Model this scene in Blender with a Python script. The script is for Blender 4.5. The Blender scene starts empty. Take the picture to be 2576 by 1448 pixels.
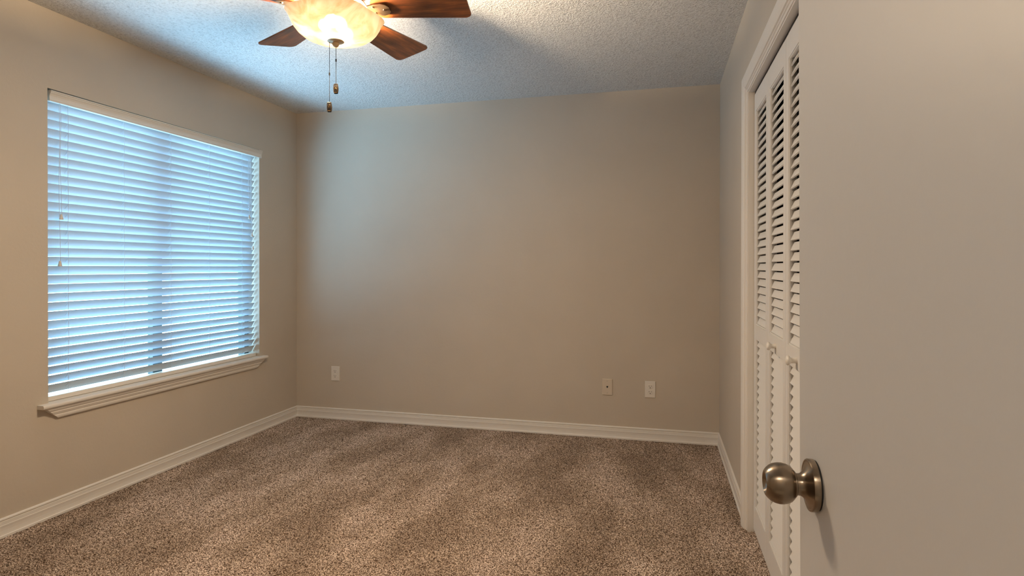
import bpy, bmesh, math, random
import numpy as np
from mathutils import Vector, Matrix

S = bpy.context.scene
C = S.collection

# ------------------------------------------------------------------ camera
W, H = 3.237, 2.44            # room width (x), ceiling height; back wall y = 0, room runs to -y
FRONT = -4.10                 # inner face of the wall behind the camera
F_PX, IMG_W, IMG_H = 1493.8, 2576.0, 1448.0
yaw, pitch, roll = 0.2435, -0.0045, 0.0006
fwd = Vector((-math.sin(yaw) * math.cos(pitch), math.cos(yaw) * math.cos(pitch), math.sin(pitch)))
rgt = Vector((math.cos(yaw), math.sin(yaw), 0.0))
upv = rgt.cross(fwd)
r2 = rgt * math.cos(roll) + upv * math.sin(roll)
u2 = r2.cross(fwd)
cam_d = bpy.data.cameras.new('camera')
cam = bpy.data.objects.new('camera', cam_d)
C.objects.link(cam)
M = Matrix((r2, u2, -fwd)).transposed().to_4x4()
M.translation = Vector((2.843, -4.2324, 1.2077))
cam.matrix_world = M
cam_d.sensor_fit = 'HORIZONTAL'
cam_d.sensor_width = 36.0
cam_d.lens = F_PX * 36.0 / IMG_W
cam_d.shift_y = (677.4 - IMG_H / 2) / IMG_W
cam_d.clip_start = 0.01
S.camera = cam

# ------------------------------------------------------------------ view
S.view_settings.view_transform = 'Standard'
S.view_settings.look = 'None'
S.view_settings.gamma = 1.0
S.view_settings.use_curve_mapping = False
S.view_settings.exposure = 0.0
S.cycles.use_denoising = True
S.cycles.max_bounces = 14
S.cycles.diffuse_bounces = 8
S.cycles.transparent_max_bounces = 16
S.cycles.sample_clamp_indirect = 4.0
S.cycles.caustics_reflective = False

# ------------------------------------------------------------------ lights
SKY_STRENGTH = 22.0
BULB_W = 66.0
GLOW_W = 6.0
DOWN_W = 41.0
BULB_COL = (1.0, 0.765, 0.52)
HALL_W = 25.0

wd = bpy.data.worlds.new('sky')
S.world = wd
wd.use_nodes = True
nt = wd.node_tree
nt.nodes.clear()
wo = nt.nodes.new('ShaderNodeOutputWorld')
bg = nt.nodes.new('ShaderNodeBackground')
tc = nt.nodes.new('ShaderNodeTexCoord')
sx = nt.nodes.new('ShaderNodeSeparateXYZ')
mr = nt.nodes.new('ShaderNodeMapRange')
mr.inputs[1].default_value = -1.0
mr.inputs[2].default_value = 1.0
rp = nt.nodes.new('ShaderNodeValToRGB')
rp.color_ramp.elements[0].position = 0.0
rp.color_ramp.elements[0].color = (0.37, 0.685, 1.0, 1)
rp.color_ramp.elements[1].position = 1.0
rp.color_ramp.elements[1].color = (0.16, 0.31, 0.47, 1)
e = rp.color_ramp.elements.new(0.47); e.color = (0.37, 0.685, 1.0, 1)
e = rp.color_ramp.elements.new(0.54); e.color = (0.24, 0.42, 0.54, 1)
nt.links.new(tc.outputs['Generated'], sx.inputs[0])
nt.links.new(sx.outputs['Z'], mr.inputs[0])
nt.links.new(mr.outputs[0], rp.inputs[0])
nt.links.new(rp.outputs[0], bg.inputs[0])
bg.inputs[1].default_value = SKY_STRENGTH
nt.links.new(bg.outputs[0], wo.inputs[0])

WY0, WY1, WZ0, WZ1 = -2.008, -0.460, 0.534, 2.062        # window opening in the left wall
pd = bpy.data.lights.new('daylight_portal', 'AREA')
pd.shape = 'RECTANGLE'
pd.size, pd.size_y = WZ1 - WZ0, WY1 - WY0
pd.cycles.is_portal = True
po = bpy.data.objects.new('daylight_portal', pd)
po.location = (-0.15, (WY0 + WY1) / 2, (WZ0 + WZ1) / 2)
po.rotation_euler = (0, -math.pi / 2, 0)
C.objects.link(po)


# ------------------------------------------------------------------ materials
def mat(name, col, rough=0.5, metal=0.0, spec=0.5, coat=0.0, coat_rough=0.1):
    m = bpy.data.materials.new(name)
    m.use_nodes = True
    b = m.node_tree.nodes['Principled BSDF']
    b.inputs['Base Color'].default_value = (*col, 1)
    b.inputs['Roughness'].default_value = rough
    b.inputs['Metallic'].default_value = metal
    b.inputs['Specular IOR Level'].default_value = spec
    b.inputs['Coat Weight'].default_value = coat
    b.inputs['Coat Roughness'].default_value = coat_rough
    return m


def nodes(m):
    return m.node_tree.nodes, m.node_tree.links, m.node_tree.nodes['Principled BSDF']


def coords(m, scale=(1, 1, 1)):
    n, l, b = nodes(m)
    t = n.new('ShaderNodeTexCoord')
    mp = n.new('ShaderNodeMapping')
    mp.inputs['Scale'].default_value = scale
    l.new(t.outputs['Object'], mp.inputs['Vector'])
    return mp.outputs[0]


def noise(m, vec, scale, detail=2.0, rough=0.5):
    n, l, b = nodes(m)
    t = n.new('ShaderNodeTexNoise')
    t.inputs['Scale'].default_value = scale
    t.inputs['Detail'].default_value = detail
    t.inputs['Roughness'].default_value = rough
    l.new(vec, t.inputs['Vector'])
    return t.outputs['Fac']


def ramp(m, fac, stops):
    n, l, b = nodes(m)
    r = n.new('ShaderNodeValToRGB')
    el = r.color_ramp.elements
    el[0].position, el[0].color = stops[0][0], (*stops[0][1], 1)
    el[1].position, el[1].color = stops[-1][0], (*stops[-1][1], 1)
    for p_, c_ in stops[1:-1]:
        q = el.new(p_)
        q.color = (*c_, 1)
    l.new(fac, r.inputs[0])
    return r.outputs[0]


def bump(m, height, strength, dist):
    n, l, b = nodes(m)
    t = n.new('ShaderNodeBump')
    t.inputs['Strength'].default_value = strength
    t.inputs['Distance'].default_value = dist
    l.new(height, t.inputs['Height'])
    l.new(t.outputs[0], b.inputs['Normal'])


def mixcol(m, a, c, fac=1.0, mode='MULTIPLY'):
    n, l, b = nodes(m)
    x = n.new('ShaderNodeMix')
    x.data_type = 'RGBA'
    x.blend_type = mode
    x.inputs[0].default_value = fac
    l.new(a, x.inputs[6])
    l.new(c, x.inputs[7])
    return x.outputs[2]


def wall_material(name, col):
    m = mat(name, col, 0.62, spec=0.35)
    v = coords(m)
    n1 = noise(m, v, 60, 3, 0.55)
    n2 = noise(m, v, 2.2, 3, 0.5)
    r_ = ramp(m, n2, [(0.3, tuple(c * 0.97 for c in col)), (0.7, tuple(min(1, c * 1.03) for c in col))])
    n, l, b = nodes(m)
    l.new(r_, b.inputs['Base Color'])
    bump(m, n1, 0.16, 0.004)
    return m


PAINT = wall_material('greige_wall_paint', (0.535, 0.472, 0.392))
HALLP = wall_material('hall_wall_paint', (0.535, 0.472, 0.392))
DARKP = mat('closet_interior_shade', (0.10, 0.09, 0.08), 0.9, spec=0.1)  # closet shade put into the colour of its walls

CEIL = mat('popcorn_ceiling', (0.66, 0.66, 0.65), 0.95, spec=0.1)
v = coords(CEIL)
na = noise(CEIL, v, 92, 3, 0.6)
nb_ = noise(CEIL, v, 190, 2, 0.5)
n, l, b = nodes(CEIL)
ad = n.new('ShaderNodeMath'); ad.operation = 'MULTIPLY_ADD'
ad.inputs[1].default_value = 0.45
l.new(nb_, ad.inputs[0]); l.new(na, ad.inputs[2])
bump(CEIL, ad.outputs[0], 0.75, 0.013)
l.new(ramp(CEIL, na, [(0.30, (0.52, 0.51, 0.50)), (0.48, (0.69, 0.69, 0.68)), (0.7, (0.75, 0.75, 0.74))]), b.inputs['Base Color'])

TRIM = mat('white_trim_paint', (0.74, 0.705, 0.655), 0.38, spec=0.5)
BIFOLD = mat('white_bifold_paint', (0.70, 0.680, 0.65), 0.45, spec=0.45)
DOORP = mat('white_door_paint', (0.57, 0.56, 0.545), 0.42, spec=0.45)
v = coords(DOORP)
bump(DOORP, noise(DOORP, v, 45, 3, 0.6), 0.08, 0.004)
PLASTIC = mat('white_plate_plastic', (0.74, 0.70, 0.64), 0.3)
IVORY = mat('ivory_plate_plastic', (0.60, 0.52, 0.42), 0.35)
BLACK = mat('black_slot', (0.01, 0.01, 0.01), 0.6)
SCREWM = mat('painted_screw', (0.45, 0.40, 0.33), 0.4)
ALU = mat('dark_bronze_aluminium', (0.035, 0.05, 0.055), 0.4, spec=0.5)
VALM = mat('valance_white', (0.72, 0.68, 0.62), 0.35)
CORD = mat('white_cord', (0.55, 0.60, 0.66), 0.7)
TASSEL = mat('tassel_wood_white', (0.62, 0.58, 0.53), 0.5)

SLAT = bpy.data.materials.new('white_faux_wood_slat')
SLAT.use_nodes = True
n, l = SLAT.node_tree.nodes, SLAT.node_tree.links
b = n['Principled BSDF']
b.inputs['Base Color'].default_value = (0.48, 0.525, 0.57, 1)
b.inputs['Roughness'].default_value = 0.4
tr = n.new('ShaderNodeBsdfTranslucent'); tr.inputs[0].default_value = (0.75, 0.85, 0.9, 1)
mx = n.new('ShaderNodeMixShader'); mx.inputs[0].default_value = 0.02
l.new(b.outputs[0], mx.inputs[1]); l.new(tr.outputs[0], mx.inputs[2])
l.new(mx.outputs[0], n['Material Output'].inputs[0])

GLASS = bpy.data.materials.new('window_glass')
GLASS.use_nodes = True
n, l = GLASS.node_tree.nodes, GLASS.node_tree.links
n.remove(n['Principled BSDF'])
tp = n.new('ShaderNodeBsdfTransparent'); tp.inputs[0].default_value = (0.93, 0.97, 0.96, 1)
gl = n.new('ShaderNodeBsdfGlossy'); gl.inputs['Roughness'].default_value = 0.02
mx = n.new('ShaderNodeMixShader'); mx.inputs[0].default_value = 0.05
l.new(tp.outputs[0], mx.inputs[1]); l.new(gl.outputs[0], mx.inputs[2])
l.new(mx.outputs[0], n['Material Output'].inputs[0])

# alabaster glass of the fan light: diffusing, partly clear, lit by the bulbs inside it
BOWL = bpy.data.materials.new('alabaster_glass')
BOWL.use_nodes = True
n, l = BOWL.node_tree.nodes, BOWL.node_tree.links
b = n['Principled BSDF']
b.inputs['Roughness'].default_value = 0.2
t = n.new('ShaderNodeTexCoord')
ns = n.new('ShaderNodeTexNoise'); ns.inputs['Scale'].default_value = 9; ns.inputs['Detail'].default_value = 5
ns.inputs['Distortion'].default_value = 2.2
l.new(t.outputs['Object'], ns.inputs['Vector'])
cr = n.new('ShaderNodeValToRGB')
cr.color_ramp.elements[0].position = 0.38; cr.color_ramp.elements[0].color = (0.80, 0.62, 0.36, 1)
cr.color_ramp.elements[1].position = 0.62; cr.color_ramp.elements[1].color = (0.95, 0.86, 0.66, 1)
l.new(ns.outputs['Fac'], cr.inputs[0])
l.new(cr.outputs[0], b.inputs['Base Color'])
cr2 = n.new('ShaderNodeValToRGB')
cr2.color_ramp.elements[0].position = 0.36; cr2.color_ramp.elements[0].color = (0.72, 0.52, 0.28, 1)
cr2.color_ramp.elements[1].position = 0.66; cr2.color_ramp.elements[1].color = (0.95, 0.80, 0.58, 1)
l.new(ns.outputs['Fac'], cr2.inputs[0])
tr = n.new('ShaderNodeBsdfTranslucent')
l.new(cr2.outputs[0], tr.inputs[0])
tp = n.new('ShaderNodeBsdfRefraction'); tp.inputs[0].default_value = (1.0, 0.95, 0.86, 1); tp.inputs['Roughness'].default_value = 0.85; tp.inputs['IOR'].default_value = 1.04
m1 = n.new('ShaderNodeMixShader'); m1.inputs[0].default_value = 0.011
m2 = n.new('ShaderNodeMixShader'); m2.inputs[0].default_value = 0.020
l.new(b.outputs[0], m1.inputs[1]); l.new(tr.outputs[0], m1.inputs[2])
l.new(m1.outputs[0], m2.inputs[1]); l.new(tp.outputs[0], m2.inputs[2])
l.new(m2.outputs[0], n['Material Output'].inputs[0])

BRONZE = mat('brushed_bronze', (0.42, 0.29, 0.18), 0.32, metal=1.0)
DARKBR = mat('dark_antique_bronze', (0.010, 0.007, 0.005), 0.5, metal=0.0, spec=0.2)
TANBR = mat('tan_brushed_brass', (0.74, 0.56, 0.34), 0.45, metal=0.2)
GOLDBR = mat('antique_gold', (0.17, 0.105, 0.045), 0.4, metal=1.0)
NICKEL = mat('satin_nickel', (0.31, 0.25, 0.19), 0.26, metal=1.0)
n, l, b = nodes(NICKEL)
b.inputs['Anisotropic'].default_value = 0.8
b.inputs['Anisotropic Rotation'].default_value = 0.25
tg = n.new('ShaderNodeTangent'); tg.direction_type = 'RADIAL'; tg.axis = 'Y'
l.new(tg.outputs[0], b.inputs['Tangent'])

WOOD = mat('cherry_blade_wood', (0.17, 0.055, 0.02), 0.36, coat=0.3, coat_rough=0.2)
v = coords(WOOD, (3.0, 26.0, 26.0))
wn = noise(WOOD, v, 2.0, 6, 0.6)
v2 = coords(WOOD, (6.0, 9.0, 9.0))
wn2 = noise(WOOD, v2, 1.5, 4, 0.6)
n, l, b = nodes(WOOD)
l.new(mixcol(WOOD, ramp(WOOD, wn, [(0.25, (0.035, 0.009, 0.003)), (0.5, (0.17, 0.048, 0.009)), (0.75, (0.36, 0.115, 0.020))]),
             ramp(WOOD, wn2, [(0.3, (0.6, 0.55, 0.5)), (0.7, (1.0, 1.0, 1.0))])), b.inputs['Base Color'])

CARPET = mat('speckled_frieze_carpet', (0.3, 0.22, 0.16), 0.97, spec=0.05)
v = coords(CARPET)
c1 = noise(CARPET, v, 185, 3, 0.65)
c2 = noise(CARPET, coords(CARPET, (3.4, 1.5, 1.0)), 1.0, 4, 0.55)
c3 = noise(CARPET, v, 330, 1, 0.5)
n, l, b = nodes(CARPET)
base = ramp(CARPET, c1, [(0.40, (0.050, 0.028, 0.016)), (0.46, (0.16, 0.103, 0.068)),
                         (0.52, (0.38, 0.285, 0.212)), (0.62, (0.68, 0.555, 0.455))])
nap = ramp(CARPET, c2, [(0.38, (0.80, 0.78, 0.76)), (0.50, (1.04, 1.04, 1.04)), (0.62, (1.32, 1.36, 1.44))])
base = mixcol(CARPET, base, nap)
base = mixcol(CARPET, base, ramp(CARPET, c3, [(0.3, (0.75, 0.73, 0.71)), (0.6, (1.10, 1.10, 1.10))]))
l.new(base, b.inputs['Base Color'])
bump(CARPET, c3, 0.7, 0.006)
b.inputs['Sheen Weight'].default_value = 0.08
b.inputs['Sheen Roughness'].default_value = 0.6


# ------------------------------------------------------------------ helpers
def link(name, me, m, parent=None, smooth=False):
    o = bpy.data.objects.new(name, me)
    C.objects.link(o)
    if m is not None:
        me.materials.append(m)
    if parent is not None:
        o.parent = parent
    if smooth:
        for p_ in me.polygons:
            p_.use_smooth = True
    return o


def obj(name, bm, m, parent=None, smooth=False, origin=None):
    bmesh.ops.recalc_face_normals(bm, faces=bm.faces)
    if origin is not None:
        bmesh.ops.translate(bm, verts=bm.verts, vec=-Vector(origin))
    me = bpy.data.meshes.new(name)
    bm.to_mesh(me)
    bm.free()
    o = link(name, me, m, parent, smooth)
    if origin is not None:
        o.location = origin
    if smooth:
        md = o.modifiers.new('split', 'EDGE_SPLIT')
        md.split_angle = math.radians(38)
    return o


def empty(name, loc=(0, 0, 0), rotz=0.0):
    o = bpy.data.objects.new(name, None)
    o.empty_display_size = 0.05
    o.location = loc
    o.rotation_euler = (0, 0, rotz)
    C.objects.link(o)
    return o


def tag(o, label, cat, group=None, kind=None):
    o['label'] = label
    o['category'] = cat
    if group:
        o['group'] = group
    if kind:
        o['kind'] = kind
    return o


def box(bm, lo, hi, bev=0.0, seg=2, mtx=None):
    x0, y0, z0 = lo
    x1, y1, z1 = hi
    vs = [bm.verts.new(p_) for p_ in ((x0, y0, z0), (x1, y0, z0), (x1, y1, z0), (x0, y1, z0),
                                      (x0, y0, z1), (x1, y0, z1), (x1, y1, z1), (x0, y1, z1))]
    fs = [bm.faces.new([vs[i] for i in q]) for q in ((3, 2, 1, 0), (4, 5, 6, 7), (0, 1, 5, 4), (1, 2, 6, 5), (2, 3, 7, 6), (3, 0, 4, 7))]
    if bev > 0:
        es = list({e_ for f_ in fs for e_ in f_.edges})
        r_ = bmesh.ops.bevel(bm, geom=es, offset=bev, segments=seg, affect='EDGES', profile=0.5)
        vs = list({v_ for f_ in r_['faces'] for v_ in f_.verts} | {v_ for v_ in vs if v_.is_valid})
    if mtx is not None:
        bmesh.ops.transform(bm, matrix=mtx, verts=vs)
    return vs


def lathe(bm, prof, seg=32, mtx=None, lobes=None):
    """prof: (radius, height) pairs turned about +Z, then placed by mtx."""
    rings = []
    for (r_, z_) in prof:
        if r_ < 1e-6:
            rings.append([bm.verts.new((0, 0, z_))])
        else:
            ring = []
            for k in range(seg):
                a = 2 * math.pi * k / seg
                rr = r_ * (lobes(a, r_, z_) if lobes else 1.0)
                ring.append(bm.verts.new((rr * math.cos(a), rr * math.sin(a), z_)))
            rings.append(ring)
    for a_, c_ in zip(rings[:-1], rings[1:]):
        for k in range(seg):
            k2 = (k + 1) % seg
            if len(a_) == 1 and len(c_) == 1:
                continue
            if len(a_) == 1:
                bm.faces.new((a_[0], c_[k], c_[k2]))
            elif len(c_) == 1:
                bm.faces.new((a_[k], a_[k2], c_[0]))
            else:
                bm.faces.new((a_[k], a_[k2], c_[k2], c_[k]))
    vs = [v_ for r_ in rings for v_ in r_]
    if mtx is not None:
        bmesh.ops.transform(bm, matrix=mtx, verts=vs)
    return vs


def strip(bm, rows, close_ends=True):
    """rows: list of equally long point lists, each a closed section; skins consecutive rows."""
    R_ = [[bm.verts.new(p_) for p_ in row] for row in rows]
    k = len(R_[0])
    for a_, c_ in zip(R_[:-1], R_[1:]):
        for i in range(k):
            j = (i + 1) % k
            bm.faces.new((a_[i], a_[j], c_[j], c_[i]))
    if close_ends:
        bm.faces.new(R_[0])
        bm.faces.new(list(reversed(R_[-1])))
    return [v_ for r_ in R_ for v_ in r_]


def tube(bm, pts, rad, seg=8):
    pts = [Vector(p_) for p_ in pts]
    rows = []
    for i, p_ in enumerate(pts):
        d = (pts[min(i + 1, len(pts) - 1)] - pts[max(i - 1, 0)]).normalized()
        a_ = d.orthogonal() if i == 0 else (pa - d * pa.dot(d))
        a_.normalize()
        pa = a_
        b_ = d.cross(a_)
        rows.append([p_ + a_ * rad * math.cos(2 * math.pi * k / seg) + b_ * rad * math.sin(2 * math.pi * k / seg) for k in range(seg)])
    return strip(bm, rows)


def rot_to(axis, loc):
    """matrix that turns +Z onto axis and moves to loc"""
    q = Vector((0, 0, 1)).rotation_difference(Vector(axis).normalized())
    return Matrix.Translation(Vector(loc)) @ q.to_matrix().to_4x4()


# ------------------------------------------------------------------ the setting
# carpet: a fine, tufted surface
def carpet():
    x0, x1, y0, y1 = -0.02, 3.98, -4.9, 0.02
    st = 0.0055
    nx, ny = int((3.28 - x0) / st) + 1, int((y1 - (-4.26)) / st) + 1
    xs = np.linspace(x0, 3.28, nx)
    ys = np.linspace(-4.26, y1, ny)
    rng = np.random.default_rng(4)
    z = rng.normal(0, 1, (ny, nx))
    z = (z + np.roll(z, 1, 0) * .5 + np.roll(z, -1, 0) * .5 + np.roll(z, 1, 1) * .5 + np.roll(z, -1, 1) * .5) / 1.41
    X, Y = np.meshgrid(xs, ys)
    jx = rng.uniform(-.35, .35, X.shape) * st
    jy = rng.uniform(-.35, .35, X.shape) * st
    co = np.stack([X + jx, Y + jy, np.clip(z, -2, 2) * 0.0026 - 0.002], -1).reshape(-1, 3).astype(np.float32)
    idx = np.arange(nx * ny).reshape(ny, nx)
    q = np.stack([idx[:-1, :-1], idx[:-1, 1:], idx[1:, 1:], idx[1:, :-1]], -1).reshape(-1, 4).astype(np.int32)
    me = bpy.data.meshes.new('floor')
    me.vertices.add(len(co)); me.vertices.foreach_set('co', co.ravel())
    me.loops.add(q.size); me.loops.foreach_set('vertex_index', q.ravel())
    me.polygons.add(len(q))
    me.polygons.foreach_set('loop_start', np.arange(0, q.size, 4, dtype=np.int32))
    me.polygons.foreach_set('loop_total', np.full(len(q), 4, np.int32))
    me.update(calc_edges=True)
    me.validate()
    return link('floor', me, CARPET)


tag(carpet(), 'speckled brown and tan carpet covering the bedroom floor', 'carpet', kind='structure')

bm = bmesh.new(); box(bm, (-0.2, FRONT - 0.12, H), (W + 0.75, 0.2, H + 0.1))
tag(obj('ceiling', bm, CEIL), 'textured off-white popcorn ceiling above the fan', 'ceiling', kind='structure')

bm = bmesh.new()
T = 0.15
box(bm, (-T, FRONT - 0.12, -0.05), (0, WY0, H))
box(bm, (-T, WY1, -0.05), (0, 0.14, H))
box(bm, (-T, WY0, -0.05), (0, WY1, WZ0))
box(bm, (-T, WY0, WZ1), (0, WY1, H))
tag(obj('wall_left', bm, PAINT), 'beige painted wall with the blind-covered window', 'wall', kind='structure')
bm = bmesh.new(); box(bm, (0, 0, -0.05), (W + 0.75, 0.14, H))
tag(obj('wall_back', bm, PAINT), 'plain beige end wall with three wall plates near the carpet', 'wall', kind='structure')

CJ0, CJ1, CJZ = -1.340, -2.732, 2.003      # closet jamb faces (far, near) and head face
bm = bmesh.new()
box(bm, (W, CJ0 + 0.02, -0.05), (W + 0.11, 0, H))
box(bm, (W, FRONT - 0.12, -0.05), (W + 0.11, CJ1 - 0.02, H))
box(bm, (W, CJ1 - 0.02, CJZ + 0.02), (W + 0.11, CJ0 + 0.02, H))
tag(obj('wall_right', bm, PAINT), 'beige wall holding the louvered closet opening', 'wall', kind='structure')

# doorway wall behind the camera, and the closed hall beyond
DX0, DX1 = 2.29, 3.125
bm = bmesh.new()
box(bm, (0, FRONT - 0.12, -0.05), (DX0, FRONT, H))
box(bm, (DX1, FRONT - 0.12, -0.05), (W, FRONT, H))
box(bm, (DX0, FRONT - 0.12, 2.06), (DX1, FRONT, H))
tag(obj('wall_front', bm, PAINT), 'beige wall with the doorway behind the viewer', 'wall', kind='structure')
bm = bmesh.new()
hy0, hy1 = -5.35, FRONT - 0.12
box(bm, (1.5, hy0 - 0.1, -0.05), (W + 0.2, hy0, H))
box(bm, (1.4, hy0, -0.05), (1.5, hy1, H))
box(bm, (W + 0.2, hy0, -0.05), (W + 0.3, hy1, H))
box(bm, (1.4, hy0 - 0.1, H), (W + 0.3, hy1, H + 0.1))
box(bm, (1.4, hy0 - 0.1, -0.1), (W + 0.3, hy1, -0.02))
tag(obj('wall_hall', bm, HALLP), 'beige hall walls beyond the bedroom doorway', 'wall', kind='structure')
# closet interior
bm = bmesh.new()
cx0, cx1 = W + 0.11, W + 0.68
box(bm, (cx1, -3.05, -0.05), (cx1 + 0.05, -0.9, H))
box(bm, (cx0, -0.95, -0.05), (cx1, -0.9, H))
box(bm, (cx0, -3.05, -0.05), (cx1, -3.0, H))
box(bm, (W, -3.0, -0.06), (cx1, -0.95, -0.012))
tag(obj('wall_closet', bm, DARKP), 'closet interior coloured dark for shade behind the louvered doors', 'wall', kind='structure')

# baseboards
BB = [(0, 0), (0.014, 0), (0.014, 0.0105), (0.0128, 0.0122), (0.0110, 0.0135), (0.0098, 0.020), (0.0088, 0.032), (0.0092, 0.044),
      (0.0104, 0.0530), (0.0104, 0.0552), (0.0086, 0.0562), (0.0084, 0.0715), (0.0060, 0.0732), (0.0060, 0.0752),
      (0.0086, 0.0760), (0.0096, 0.0800), (0.0086, 0.0842), (0.0060, 0.0868), (0.0, 0.0872)]


def baseboard(name, label, wall, a, b_, mitre_a, mitre_b):
    bm = bmesh.new()
    rows = []
    for end, mit in ((a, mitre_a), (b_, mitre_b)):
        row = []
        for d, z_ in BB:
            s = end + mit * d
            row.append({'L': (d, s, z_), 'B': (s, -d, z_), 'R': (W - d, s, z_)}[wall])
        rows.append(row)
    strip(bm, rows)
    tag(obj(name, bm, TRIM), label, 'baseboard', kind='structure')


baseboard('baseboard_left', 'white ridged baseboard under the window', 'L', FRONT, 0, 0, -1)
baseboard('baseboard_back', 'white ridged baseboard along the end wall', 'B', 0, W, 1, -1)
baseboard('baseboard_right', 'short white baseboard between the corner and the closet casing', 'R', CJ0 + 0.081, 0, 0, -1)


# closet casing + jamb
def casing(name, label, x_wall, ya, yb, zt, wid=0.075, sgn=1):
    # section: (across from inner edge, depth out of the wall)
    sec = [(0.0, 0.0), (0.0, 0.0045), (0.002, 0.0060), (0.008, 0.0064), (0.0095, 0.0040), (0.0120, 0.0040), (0.0140, 0.0088),
           (0.0170, 0.0100), (0.0190, 0.0078), (0.0205, 0.0078), (0.0225, 0.0140), (0.034, 0.0185), (0.050, 0.0212), (0.066, 0.0225), (0.0735, 0.0205), (wid, 0.016), (wid, 0.0)]
    bm = bmesh.new()
    rows = []
    rows.append([(x_wall - d, ya + a_, -0.004) for a_, d in sec])
    rows.append([(x_wall - d, ya + a_, zt + a_) for a_, d in sec])
    rows.append([(x_wall - d, yb - a_, zt + a_) for a_, d in sec])
    rows.append([(x_wall - d, yb - a_, -0.004) for a_, d in sec])
    strip(bm, rows)
    return tag(obj(name, bm, TRIM), label, 'door casing', kind='structure')


casing('trim_1', 'white moulded casing around the closet opening', W, CJ0 + 0.006, CJ1 - 0.006, CJZ + 0.006)
bm = bmesh.new()
JX = W + 0.11
box(bm, (W - 0.001, CJ0, -0.004), (JX, CJ0 + 0.02, CJZ + 0.02))
box(bm, (W - 0.001, CJ1 - 0.02, -0.004), (JX, CJ1, CJZ + 0.02))
box(bm, (W - 0.001, CJ1, CJZ), (JX, CJ0, CJZ + 0.02))
tag(obj('trim_2', bm, TRIM), 'white flat jamb lining inside the closet casing', 'door jamb', kind='structure')
# overhead track of the closet doors
bm = bmesh.new()
box(bm, (W + 0.026, CJ1 + 0.002, CJZ - 0.012), (W + 0.050, CJ0 - 0.002, CJZ), 0.001, 1)
tag(obj('trim_3', bm, DARKBR), 'dark metal track above the louvered closet doors', 'track', kind='structure')


# louvered bifold doors
DFX, DTH = W + 0.024, 0.028
PW = (CJ0 - CJ1) / 4
PITCH = 0.0342


def bifold_panel(root, y_far, with_knob):
    ya, yb = y_far - 0.0015, y_far - PW + 0.0015          # far and near edges
    if y_far == CJ0:
        ya -= 0.0035                                      # the gap at the jamb
    zb, zt = 0.016, CJZ - 0.014
    st, z1, z2, z3 = 0.040, 0.130, 0.886, 0.949
    z4 = zt - 0.083
    bm = bmesh.new()
    bv = 0.0016
    box(bm, (DFX, ya - st, zb), (DFX + DTH, ya, zt), bv, 2)
    box(bm, (DFX, yb, zb), (DFX + DTH, yb + st, zt), bv, 2)
    for a_, c_ in ((zb, z1), (z2, z3), (z4, zt)):
        box(bm, (DFX + 0.0002, yb + st - 0.001, a_), (DFX + DTH, ya - st + 0.001, c_))
    # sticking: a thin bead round each louver field
    for a_, c_ in ((z1, z2), (z3, z4)):
        w_ = 0.0045
        box(bm, (DFX + 0.0025, ya - st - w_, a_), (DFX + 0.010, ya - st + 0.001, c_), 0.001, 1)
        box(bm, (DFX + 0.0025, yb + st - 0.001, a_), (DFX + 0.010, yb + st + w_, c_), 0.001, 1)
        box(bm, (DFX + 0.0025, yb + st, a_ - 0.001), (DFX + 0.010, ya - st, a_ + w_), 0.001, 1)
        box(bm, (DFX + 0.0025, yb + st, c_ - w_), (DFX + 0.010, ya - st, c_ + 0.001), 0.001, 1)
    pn = obj('panel', bm, BIFOLD, root)
    for a_, c_ in ((z1, z2), (z3, z4)):
        bm = bmesh.new()
        z_ = a_ + 0.006
        while z_ + 0.012 < c_:
            # slat: room edge low, closet edge high
            th = math.radians(65)
            wd_, tk = 0.0305, 0.0050
            dx, dz = math.cos(th), math.sin(th)
            top = min(wd_, (c_ - z_) / dz)
            px, pz = DFX + 0.0060, z_
            y0_, y1_ = yb + st - 0.002, ya - st + 0.002
            nxx, nzz = dz * tk, -dx * tk
            row = [(px, pz), (px + dx * top, pz + dz * top), (px + nxx + dx * top, pz + nzz + dz * top), (px + nxx, pz + nzz)]
            strip(bm, [[(x_, y0_, zz) for x_, zz in row], [(x_, y1_, zz) for x_, zz in row]])
            z_ += PITCH
        obj('louvers', bm, BIFOLD, pn)
    if with_knob:
        kz, ky = 0.914, (ya + yb) / 2
        bm = bmesh.new()
        prof = [(0, 0), (0.0095, 0), (0.0088, 0.004), (0.0083, 0.012), (0.0092, 0.0175), (0.0138, 0.0205), (0.0156, 0.0235), (0.0156, 0.0265),
                (0.0138, 0.0295), (0.0080, 0.0318), (0, 0.0325)]
        lathe(bm, prof, 24, rot_to((-1, 0, 0), (DFX, ky, kz)))
        k = obj('knob', bm, PLASTIC, pn, smooth=True)
        k['label'] = 'round white ceramic pull knob'
    return pn


d2 = empty('door_2', (DFX, CJ0, 0))
bifold_a = bifold_panel(None, CJ0, False)
bifold_b = bifold_panel(None, CJ0 - PW, True)
d3 = empty('door_3', (DFX, CJ1, 0))
bifold_c = bifold_panel(None, CJ0 - 2 * PW, True)
bifold_d = bifold_panel(None, CJ0 - 3 * PW, False)
for q, r_ in ((bifold_a, d2), (bifold_b, d2), (bifold_c, d3), (bifold_d, d3)):
    q.parent = r_
    q.matrix_parent_inverse = Matrix.Translation(-Vector(r_.location))
tag(d2, 'white louvered bifold closet door beside the far casing, knob on its nearer leaf', 'closet door', 'louvered closet doors', 'structure')
tag(d3, 'white louvered bifold closet door partly hidden behind the open entry door', 'closet door', 'louvered closet doors', 'structure')

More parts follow.
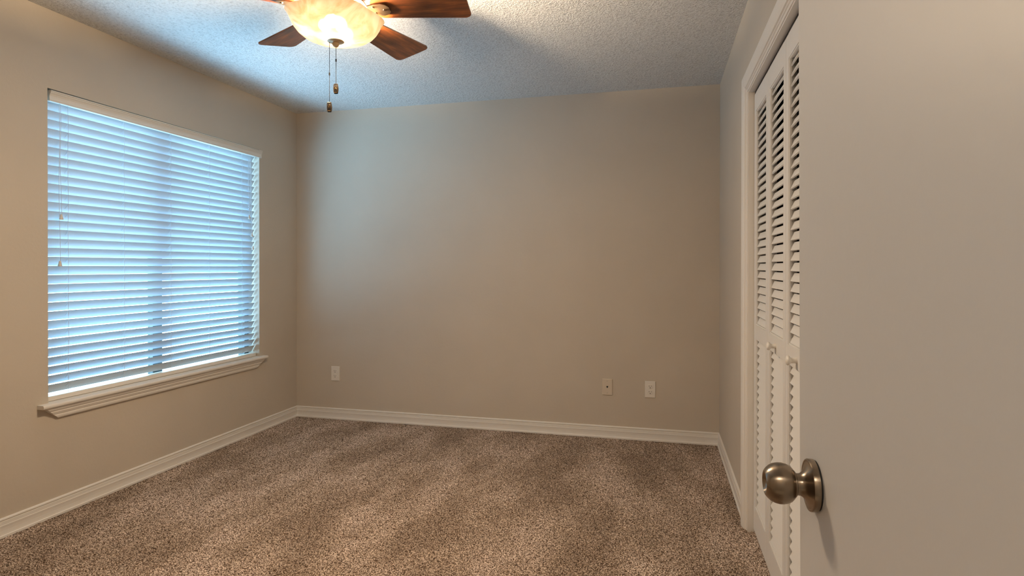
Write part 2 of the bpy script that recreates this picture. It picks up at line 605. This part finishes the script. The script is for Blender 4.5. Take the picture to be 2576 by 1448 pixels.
# entry door, open about 88 degrees
ang = math.radians(2.0)
KB = Vector((3.0474, -3.3627, 0.915))           # centre of the rose on the door face
dd = Vector((-math.sin(ang), math.cos(ang), 0))     # hinge -> free edge
dn = Vector((-math.cos(ang), -math.sin(ang), 0))    # out of the visible face
BACKSET, DWID, DTK = 0.083, 0.81, 0.035
DM = Matrix.Identity(4)
for i, a_ in enumerate((dd, -dn, Vector((0, 0, 1)))):
    for j in range(3):
        DM[j][i] = a_[j]
DM.translation = Vector((KB.x, KB.y, 0))
# the door hangs a third of a degree out of plumb
DM = DM @ Matrix.Translation((0, 0, KB.z)) @ Matrix.Rotation(math.radians(0.3), 4, 'X') @ Matrix.Translation((0, 0, -KB.z))
door = empty('door_1')
door.matrix_world = DM


def in_door(bm):   # verts given in world-like door frame (s along door, t into door, z)
    return bm


bm = bmesh.new()
box(bm, (BACKSET - DWID, 0, 0.018), (BACKSET, DTK, 2.045), 0.0015, 2)
obj('slab', bm, DOORP, door)
rose_prof = [(0, 0.0022), (0.0335, 0.0022), (0.0340, 0.0025), (0.0342, 0.0090), (0.0334, 0.0104), (0.0318, 0.0108), (0.0312, 0.0104),
             (0.0300, 0.0104), (0.0262, 0.0118), (0.0215, 0.0138), (0.0178, 0.0160), (0.0156, 0.0183), (0.0145, 0.0205), (0.0143, 0.024), (0.0143, 0.031), (0, 0.031)]
knob_prof = [(0, 0.0262), (0.0165, 0.0262), (0.0178, 0.0272), (0.0178, 0.0285), (0.0200, 0.0290), (0.0236, 0.0325), (0.0258, 0.0370), (0.0270, 0.0425),
             (0.0270, 0.0475), (0.0258, 0.0530), (0.0234, 0.0580), (0.0200, 0.0620), (0.0168, 0.0645), (0.0150, 0.0652), (0.0142, 0.0648),
             (0.0125, 0.0625), (0.0080, 0.0605), (0, 0.0600)]
for side in (1, -1):
    t0 = 0.0 if side == 1 else DTK
    mt = rot_to((0, -side, 0), (0, t0, KB.z))
    bm = bmesh.new(); lathe(bm, rose_prof, 48, mt)
    rs = obj('rose', bm, NICKEL, door, smooth=True)
    bm = bmesh.new(); lathe(bm, knob_prof, 48, mt)
    obj('knob', bm, NICKEL, door, smooth=True)
    bm = bmesh.new(); lathe(bm, [(0, 0), (0.0325, 0), (0.0325, 0.0024), (0, 0.0024)], 40, mt)  # black disc stands in for the shadow gap behind the rose
    obj('rose_gap_shade', bm, BLACK, rs, smooth=True)
    if side == 1:
        rs['label'] = 'round satin metal plate behind the knob'
bm = bmesh.new()
box(bm, (BACKSET - 0.0004, 0.005, KB.z - 0.028), (BACKSET + 0.0008, 0.030, KB.z + 0.028))
box(bm, (BACKSET, 0.010, KB.z - 0.009), (BACKSET + 0.008, 0.024, KB.z + 0.009), 0.002)
obj('latch', bm, NICKEL, door)
tag(door, 'open off-white entry door with a satin metal round knob', 'door', kind='structure')

# window stool + apron
ZS = 0.553
stool = empty('trim_4', (0, (WY0 + WY1) / 2, ZS))


def child(o, root):
    o.parent = root
    o.matrix_parent_inverse = Matrix.Translation(-Vector(root.location))
    return o


bm = bmesh.new()
Y0s, Y1s = -2.062, -0.414
box(bm, (-0.095, WY0 + 0.0005, ZS - 0.019), (0.0005, WY1 - 0.0005, ZS))
prof = [(0.0, ZS - 0.019), (0.036, ZS - 0.019), (0.0405, ZS - 0.0165), (0.042, ZS - 0.011), (0.0415, ZS - 0.005), (0.039, ZS - 0.001), (0.035, ZS), (0.0, ZS)]
strip(bm, [[(x_, Y0s, z_) for x_, z_ in prof], [(x_, Y1s, z_) for x_, z_ in prof]])
child(obj('stool', bm, TRIM), stool)
bm = bmesh.new()
zt = ZS - 0.019
ap = [(0, 0), (0.031, 0), (0.031, -0.006), (0.0295, -0.008), (0.0275, -0.014), (0.0235, -0.020), (0.0215, -0.0225), (0.0225, -0.0240), (0.0225, -0.0275),
      (0.0205, -0.0290), (0.0180, -0.036), (0.0150, -0.0405), (0.0150, -0.0430), (0.0160, -0.0440), (0.0150, -0.052), (0.0125, -0.0575), (0.0100, -0.060), (0.0, -0.0605)]
strip(bm, [[(x_, -2.043 - z_ * 1.25, zt + z_) for x_, z_ in ap], [(x_, -0.432 + z_ * 1.15, zt + z_) for x_, z_ in ap]])
child(obj('apron', bm, TRIM), stool)
tag(stool, 'white moulded window sill and apron under the blind', 'window sill', kind='structure')

# window: aluminium slider behind the blind
win = empty('window_1', (-0.11, (WY0 + WY1) / 2, ZS))
bm = bmesh.new()
fx0, fx1 = -0.145, -0.092
g = 0.0008
box(bm, (fx0, WY0 + g, WZ0 + g), (fx1, WY0 + 0.045, WZ1 - g))
box(bm, (fx0, WY1 - 0.045, WZ0 + g), (fx1, WY1 - g, WZ1 - g))
box(bm, (fx0, WY0 + 0.045, WZ0 + g), (fx1, WY1 - 0.045, ZS + 0.010))
box(bm, (fx0, WY0 + 0.045, WZ1 - 0.04), (fx1, WY1 - 0.045, WZ1 - g))
child(obj('frame', bm, ALU), win)
bm = bmesh.new()
box(bm, (-0.135, -1.305, ZS + 0.010), (-0.098, -1.235, WZ1 - 0.04))
child(obj('meeting_stile', bm, ALU), win)
for a_, c_, x_ in ((WY0 + 0.045, -1.305, -0.125), (-1.235, WY1 - 0.045, -0.108)):
    bm = bmesh.new()
    box(bm, (x_ - 0.002, a_, ZS + 0.010), (x_ + 0.002, c_, WZ1 - 0.04))
    child(obj('pane', bm, GLASS), win)
tag(win, 'wide dark framed sliding window behind the blind', 'window', kind='structure')

# ------------------------------------------------------------------ blind
blind = empty('window_blind', (-0.048, (WY0 + WY1) / 2, 2.05))
BY0, BY1 = -2.000, -0.468
SX = -0.048
bm = bmesh.new()
box(bm, (-0.078, BY0 + 0.002, 2.008), (-0.018, BY1 - 0.002, 2.050), 0.002, 1)
child(obj('headrail', bm, VALM), blind)
# slats: room edge high, window edge low
bm = bmesh.new()
NS, SP, Z0 = 32, 0.0445, 2.0115
tilt = math.radians(58)
rng = random.Random(3)
for k in range(NS):
    zt_ = Z0 - k * SP
    tl = tilt + rng.uniform(-.02, .02)
    cz = zt_ - 0.025 * math.sin(tl)
    row = []
    nseg = 6
    up_, dn_ = [], []
    for i in range(nseg + 1):
        s = -0.025 + 0.05 * i / nseg
        crown = 0.0012 * (1 - (s / 0.025) ** 2)
        for lst, off in ((up_, 0.0013), (dn_, -0.0013)):
            nn = crown + off
            lst.append((SX + s * math.cos(tl) - nn * math.sin(tl), cz + s * math.sin(tl) + nn * math.cos(tl)))
    row = up_ + dn_[::-1]
    j0, j1 = rng.uniform(-.0015, .0015), rng.uniform(-.0015, .0015)
    strip(bm, [[(x_, BY0 + j0, z_) for x_, z_ in row], [(x_, BY1 + j0, z_) for x_, z_ in row]])
child(obj('slats', bm, SLAT), blind)
# bottom rail
bm = bmesh.new()
box(bm, (SX - 0.026, BY0, ZS + 0.001), (SX + 0.026, BY1, ZS + 0.024), 0.004, 2)
child(obj('bottom_rail', bm, VALM), blind)
# valance, hung slightly askew so its far end laps the wall
vy0, vy1 = -2.000, -0.452
val = [(-0.010, 2.004), (0.000, 2.002), (0.003, 2.004), (0.004, 2.010), (0.0025, 2.018), (0.003, 2.028), (0.006, 2.036), (0.010, 2.042), (0.0105, 2.0455),
       (0.0085, 2.0475), (0.012, 2.0485), (0.013, 2.051), (0.012, 2.0535), (-0.010, 2.0535)]
bm = bmesh.new()
strip(bm, [[(x_ + 0.000, vy0, z_) for x_, z_ in val], [(x_ + 0.012, vy1, z_ - 0.001) for x_, z_ in val]])
child(obj('valance', bm, VALM), blind)
# ladder cords
for y_ in (-1.884, -1.563, -1.240, -0.922, -0.607):
    bm = bmesh.new()
    xr, xw = SX + 0.020, SX - 0.020
    pts = [(xr, y_, 2.008)] + [(xr + 0.001 * math.sin(k * 2.1), y_ + 0.0012 * math.sin(k * 1.3), 1.97 - k * 0.07) for k in range(20)] + [(xr - 0.004, y_, ZS + 0.026)]
    tube(bm, pts, 0.0009, 6)
    tube(bm, [(xw, y_ + 0.003, 2.008), (xw, y_ + 0.003, ZS + 0.026)], 0.0008, 5)
    for k in range(NS):
        zz = Z0 - k * SP
        tube(bm, [(xr, y_ + 0.0015, zz - 0.004), (xw, y_ + 0.0015, zz - 0.042)], 0.0006, 4)
    child(obj('ladder_cord', bm, CORD), blind)


def hanging(name, y_, x_, z_end, wob, tassel_h=0.026, knots=()):
    bm = bmesh.new()
    n_ = 14
    pts = [(x_, y_, 2.006)]
    for k in range(1, n_ + 1):
        f_ = k / n_
        pts.append((x_ + 0.0012 * math.sin(f_ * 9), y_ + wob * f_ + 0.002 * math.sin(f_ * 7 + wob * 200), 2.006 + (z_end + tassel_h - 2.006) * f_))
    tube(bm, pts, 0.0010, 6)
    for kz in knots:
        ky = y_ + wob * (2.006 - kz) / (2.006 - z_end)
        for q in range(9):
            a_ = q * 2.4
            tube(bm, [(x_ + 0.004 * math.sin(a_), ky + 0.010 * math.cos(a_), kz + 0.012 * math.sin(a_ * 1.7)),
                      (x_ + 0.008 + 0.003 * math.cos(a_), ky + 0.016 * math.sin(a_ * 1.3), kz - 0.006 + 0.012 * math.cos(a_)),
                      (x_ + 0.004, ky + 0.006 * math.cos(a_ * 2), kz - 0.014)], 0.0009, 5)
    o = child(obj(name, bm, CORD), blind)
    bm = bmesh.new()
    tp_ = [(0, 0.0), (0.0085, 0.0), (0.0092, 0.003), (0.0078, 0.010), (0.0058, 0.018), (0.0052, 0.024), (0.0030, 0.027), (0, 0.0272)]
    lathe(bm, tp_, 14, Matrix.Translation((x_, y_ + wob, z_end)))
    t_ = obj('tassel', bm, TASSEL, smooth=True)
    t_.parent = o
    return o


hanging('tilt_cord', -1.930, -0.020, 1.438, 0.004)
hanging('tilt_cord', -1.936, -0.020, 1.208, 0.003)
hanging('lift_cord', -0.558, -0.018, 1.550, 0.012, knots=(1.650, 1.632))
hanging('lift_cord', -0.546, -0.018, 1.424, 0.028)
hanging('lift_cord', -0.532, -0.018, 1.330, 0.024)
tag(blind, 'white wooden slat blind, lowered and tilted half open, covering the window', 'blind')


# ------------------------------------------------------------------ wall plates
def plate_base(bm, w_=0.0715, h_=0.1145, t_=0.006):
    vs = box(bm, (-w_ / 2, -t_, -h_ / 2), (w_ / 2, 0, h_ / 2))
    es = [e_ for e_ in bm.edges if all(v_.co.y < -t_ * .5 for v_ in e_.verts)]
    bmesh.ops.bevel(bm, geom=es, offset=0.004, segments=3, affect='EDGES', profile=0.6)


def outlet(x_, z_, label):
    r_ = empty('wall_outlet', (x_, 0, z_))
    bm = bmesh.new(); plate_base(bm)
    obj('cover_plate', bm, PLASTIC, r_)
    for s in (0.0195, -0.0195):
        bm = bmesh.new()
        out = []
        for k in range(28):
            a_ = 2 * math.pi * k / 28
            out.append((0.0172 * math.cos(a_), max(-0.0142, min(0.0142, 0.0172 * math.sin(a_)))))
        strip(bm, [[(p_, -0.0055, s + q_) for p_, q_ in out], [(p_, -0.0078, s + q_) for p_, q_ in out], [(p_ * .94, -0.0082, s + q_ * .94) for p_, q_ in out]])
        rc = obj('receptacle', bm, PLASTIC, r_)
        bm = bmesh.new()
        box(bm, (-0.0082, -0.0086, s + 0.000), (-0.0056, -0.0078, s + 0.0088))
        box(bm, (0.0056, -0.0086, s + 0.0012), (0.0080, -0.0078, s + 0.0080))
        lathe(bm, [(0, 0), (0.0030, 0), (0.0030, 0.0008), (0, 0.0008)], 14, rot_to((0, -1, 0), (0, -0.0078, s - 0.0068)))
        sl = obj('slots', bm, BLACK, rc)
        sl['label'] = 'dark plug slots'
    bm = bmesh.new()
    lathe(bm, [(0, 0), (0.0034, 0), (0.0030, 0.0012), (0, 0.0014)], 14, rot_to((0, -1, 0), (0, -0.006, 0)))
    obj('screw', bm, PLASTIC, r_)
    return tag(r_, label, 'outlet', 'duplex outlets on the end wall')


outlet(0.3495, 0.361, 'white duplex outlet on the end wall nearest the window corner')
outlet(2.7815, 0.357, 'white duplex outlet on the end wall beside the ivory jack plate')
jp = empty('phone_jack_plate', (2.4865, 0, 0.360))
bm = bmesh.new(); plate_base(bm)
obj('cover_plate', bm, IVORY, jp)
bm = bmesh.new()
box(bm, (-0.0058, -0.0072, -0.001), (0.0058, -0.0055, 0.0065))
box(bm, (-0.0032, -0.0072, -0.0045), (0.0032, -0.0055, 0.0))
box(bm, (-0.0016, -0.0072, -0.0068), (0.0016, -0.0055, -0.004))
obj('socket', bm, BLACK, jp)
for s in (0.0415, -0.0415):
    bm = bmesh.new()
    lathe(bm, [(0, 0), (0.0032, 0), (0.0028, 0.0012), (0, 0.0014)], 12, rot_to((0, -1, 0), (0, -0.006, s)))
    obj('screw', bm, SCREWM, jp)
tag(jp, 'ivory phone jack plate with one small black socket on the end wall', 'wall plate')

# ------------------------------------------------------------------ ceiling fan
FX, FY, ZB = 1.622, -2.157, 2.200
fan = empty('ceiling_fan', (FX, FY, H))


def fobj(name, bm, m, smooth=True, parent=None):
    o = obj(name, bm, m, None, smooth)      # verts are relative to the fan axis at z = 0
    if parent is None:
        o.parent = fan
        o.location = (0, 0, -H)
    else:
        o.parent = parent
    return o


bm = bmesh.new()
lathe(bm, [(0, 2.440), (0.098, 2.440), (0.104, 2.430), (0.104, 2.405), (0.118, 2.388), (0.128, 2.365), (0.130, 2.300), (0.122, 2.272), (0.095, 2.252),
           (0.070, 2.246), (0, 2.246)], 48)
fobj('motor_housing', bm, BRONZE)
bm = bmesh.new()
lathe(bm, [(0, 2.246), (0.056, 2.246), (0.058, 2.232), (0.052, 2.205), (0.048, 2.190), (0.020, 2.182), (0.0055, 2.180), (0.0055, 2.085), (0, 2.085)], 32)
fobj('light_kit', bm, BRONZE)

BR, BW = 0.522, 0.086
BP = math.radians(11.3)
for k in range(5):
    a_ = math.radians(6.3 + 72 * k)
    # outline in blade frame: s along, w across
    rt, hw0, hw1, cr_ = 0.150, 0.058, BW, 0.022
    out = []

    def corner(cx, cw, a0, a1, rad, n_=7):
        for i in range(n_ + 1):
            t_ = math.radians(a0 + (a1 - a0) * i / n_)
            out.append((cx + rad * math.cos(t_), cw + rad * math.sin(t_)))
    corner(BR - cr_, hw1 - cr_, 0, 92, cr_)
    corner(rt + 0.03, hw0 - 0.03, 92, 180, 0.03)
    corner(rt + 0.03, -hw0 + 0.03, 180, 268, 0.03)
    corner(BR - cr_, -hw1 + cr_, 268, 360, cr_)
    bm = bmesh.new()
    strip(bm, [[(s, w_, -0.003) for s, w_ in out], [(s, w_, 0.003) for s, w_ in out]])
    bmesh.ops.bevel(bm, geom=[e_ for e_ in bm.edges if abs(e_.verts[0].co.z - e_.verts[1].co.z) < 1e-5 and len(e_.link_faces) == 2 and
                              any(len(f_.verts) > 8 for f_ in e_.link_faces)], offset=0.0012, segments=2, affect='EDGES')
    bl = obj('blade', bm, WOOD, fan, smooth=False)
    bl.matrix_local = Matrix.Translation((0, 0, ZB - H)) @ Matrix.Rotation(a_, 4, 'Z') @ Matrix.Rotation(-BP, 4, 'X')
    # blade iron
    bm = bmesh.new()
    rows = []
    for s, hw, z0_, z1_ in ((0.062, 0.016, 0.044, 0.050), (0.090, 0.016, 0.040, 0.047), (0.115, 0.018, 0.020, 0.027), (0.135, 0.026, -0.009, -0.0035), (0.165, 0.034, -0.009, -0.0035),
                            (0.190, 0.036, -0.009, -0.0035), (0.208, 0.028, -0.009, -0.0035), (0.218, 0.014, -0.009, -0.0035)):
        rows.append([(s, -hw, z0_), (s, hw, z0_), (s, hw, z1_), (s, -hw, z1_)])
    strip(bm, rows)
    for s, w_ in ((0.158, 0.018), (0.158, -0.018), (0.198, 0.0)):
        lathe(bm, [(0, -0.009), (0.006, -0.009), (0.005, -0.0125), (0, -0.0130)], 12, Matrix.Translation((s, w_, 0)))
    ir = obj('blade_iron', bm, BRONZE, fan, smooth=False)
    ir.matrix_local = Matrix.Translation((0, 0, ZB - H)) @ Matrix.Rotation(a_, 4, 'Z') @ Matrix.Rotation(-BP, 4, 'X')

# glass bowl: four soft lobes
lob0 = math.radians(39)


def lobes(a_, r_, z_):
    f_ = max(0.0, min(1.0, (z_ - 2.092) / 0.06))
    return 1 + 0.08 * f_ * math.cos(4 * (a_ - lob0)) + 0.03 * f_ * math.cos(2 * (a_ - lob0))


outer = [(r_ * 0.88, z_) for r_, z_ in [(0.018, 2.0820), (0.050, 2.0823), (0.085, 2.0850), (0.115, 2.0905), (0.140, 2.0990), (0.157, 2.111), (0.168, 2.127), (0.174, 2.145),
         (0.179, 2.160), (0.186, 2.172), (0.192, 2.180)]]
bm = bmesh.new()
lathe(bm, outer, 96, None, lobes)
bowl = fobj('glass_bowl', bm, BOWL)
bowl['label'] = 'glowing amber-white marbled glass bowl'
bm = bmesh.new()
lathe(bm, [(0, 2.0825), (0.030, 2.0825), (0.032, 2.0805), (0.030, 2.0790), (0.012, 2.0778), (0.0105, 2.0765), (0.0105, 2.0750), (0.0135, 2.0735), (0.0138, 2.0705), (0.0120, 2.0660),
           (0.0080, 2.0610), (0.0035, 2.0585), (0, 2.0580)], 28)
fobj('finial', bm, TANBR)
bulb_dir = math.radians(73)
for rad, zb_, watt in ((0.022, 2.150, BULB_W), (0.056, 2.122, GLOW_W)):
    for s in (1, -1):
        bx, by = rad * s * math.cos(bulb_dir), rad * s * math.sin(bulb_dir)
        ld = bpy.data.lights.new('bulb_light', 'POINT')
        ld.energy = watt
        ld.color = BULB_COL
        ld.shadow_soft_size = 0.022
        lo = bpy.data.objects.new('bulb_light', ld)
        lo.location = (bx, by, zb_ - H)
        lo.parent = fan
        C.objects.link(lo)
for k in range(6):                                        # the light the frosted bowl sheds sideways and down
    wl = bpy.data.lights.new('bowl_glow', 'AREA')
    wl.shape = 'DISK'
    wl.size = 0.07
    wl.energy = DOWN_W / 6
    wl.color = BULB_COL
    dl = bpy.data.objects.new('bowl_glow', wl)
    a_ = lob0 + math.radians(60 * k)
    out_v = Vector((math.cos(a_), math.sin(a_), -1.6)).normalized()
    dl.location = (0.13 * math.cos(a_), 0.13 * math.sin(a_), 2.072 - H)
    dl.rotation_euler = out_v.to_track_quat('-Z', 'Y').to_euler()
    dl.parent = fan
    C.objects.link(dl)
# pull chains
cr_v = Vector((rgt.x, rgt.y, 0))
for off, z_top, z_bot, zc, star in ((-0.0245, 2.0850, 1.846, 1.955, False), (0.001, 2.058, 1.917, 2.008, True)):
    p0 = cr_v * off
    bm = bmesh.new()
    z_ = z_top
    while z_ > z_bot:
        bmesh.ops.create_icosphere(bm, subdivisions=1, radius=0.0017, matrix=Matrix.Translation((p0.x, p0.y, z_)))
        z_ -= 0.0046
    tube(bm, [(p0.x, p0.y, z_top), (p0.x, p0.y, z_bot)], 0.0006, 5)
    lathe(bm, [(0, zc + 0.006), (0.0026, zc + 0.005), (0.0026, zc - 0.005), (0, zc - 0.006)], 10, Matrix.Translation((p0.x, p0.y, 0)))
    ch = fobj('pull_chain', bm, DARKBR)
    # fob: barrel-shaped tag with a raised emblem on each face
    bm = bmesh.new()
    rows = []
    for q in range(9):
        f_ = q / 8
        hw = 0.0068 + 0.0026 * math.sin(math.pi * f_)
        tk = 0.0036 + 0.0022 * math.sin(math.pi * f_)
        zz = z_bot - 0.0005 - 0.038 * f_
        sec = []
        for i in range(16):
            a2 = 2 * math.pi * i / 16
            ca, sa = math.cos(a2), math.sin(a2)
            sec.append((p0.x + 0, p0.y + 0, zz, math.copysign(abs(ca) ** .5, ca) * hw, math.copysign(abs(sa) ** .5, sa) * tk))
        rows.append([Vector((a0, b0, c0)) + cr_v * u_ + Vector((-rgt.y, rgt.x, 0)) * w_ for a0, b0, c0, u_, w_ in sec])
    strip(bm, rows)
    fb = fobj('fob', bm, DARKBR, True, ch)
    bm = bmesh.new()
    back = Vector((rgt.y, -rgt.x, 0))
    zc2 = z_bot - 0.0185
    if star:
        for q in range(5):
            a2 = math.pi / 2 + q * 2 * math.pi / 5
            c_ = Vector((p0.x, p0.y, zc2 + 0.001)) + back * 0.0062
            tube(bm, [c_, c_ + cr_v * 0.0058 * math.cos(a2) + Vector((0, 0, 0.0058 * math.sin(a2)))], 0.0013, 6)
    else:
        pts = [(-0.002, -0.007), (-0.0005, -0.004), (-0.0015, 0.001), (-0.003, 0.005), (0.0, 0.0085), (0.003, 0.0055), (0.0012, 0.001), (0.0008, -0.005)]
        tube(bm, [Vector((p0.x, p0.y, zc2)) + back * 0.0062 + cr_v * a0 + Vector((0, 0, b0)) for a0, b0 in pts], 0.0011, 6)
    for q in (-1, 1):
        zz = zc2 + q * 0.0165
        tube(bm, [Vector((p0.x, p0.y, zz)) + back * 0.0046 + cr_v * u_ for u_ in (-0.006, 0, 0.006)], 0.0009, 6)
    for q in (-1, 1):
        tube(bm, [Vector((p0.x, p0.y, zc2 + b0)) + back * 0.0046 + cr_v * q * (0.0072 + 0.0012 * math.cos(b0 * 90)) for b0 in (-0.016, -0.008, 0, 0.008, 0.016)], 0.0007, 6)
    em = fobj('emblem', bm, GOLDBR, True, ch)
    em['label'] = 'gold raised emblem and rim'
tag(fan, 'five-blade cherry wood ceiling fan with a lit amber glass bowl', 'ceiling fan')

# unseen fill light added in the hall beyond the doorway
hl = bpy.data.lights.new('hall_fill', 'POINT')
hl.energy = HALL_W
hl.color = (1.0, 0.88, 0.74)
hl.shadow_soft_size = 0.12
ho = bpy.data.objects.new('hall_fill', hl)
ho.location = (2.45, -4.85, 2.25)
C.objects.link(ho)
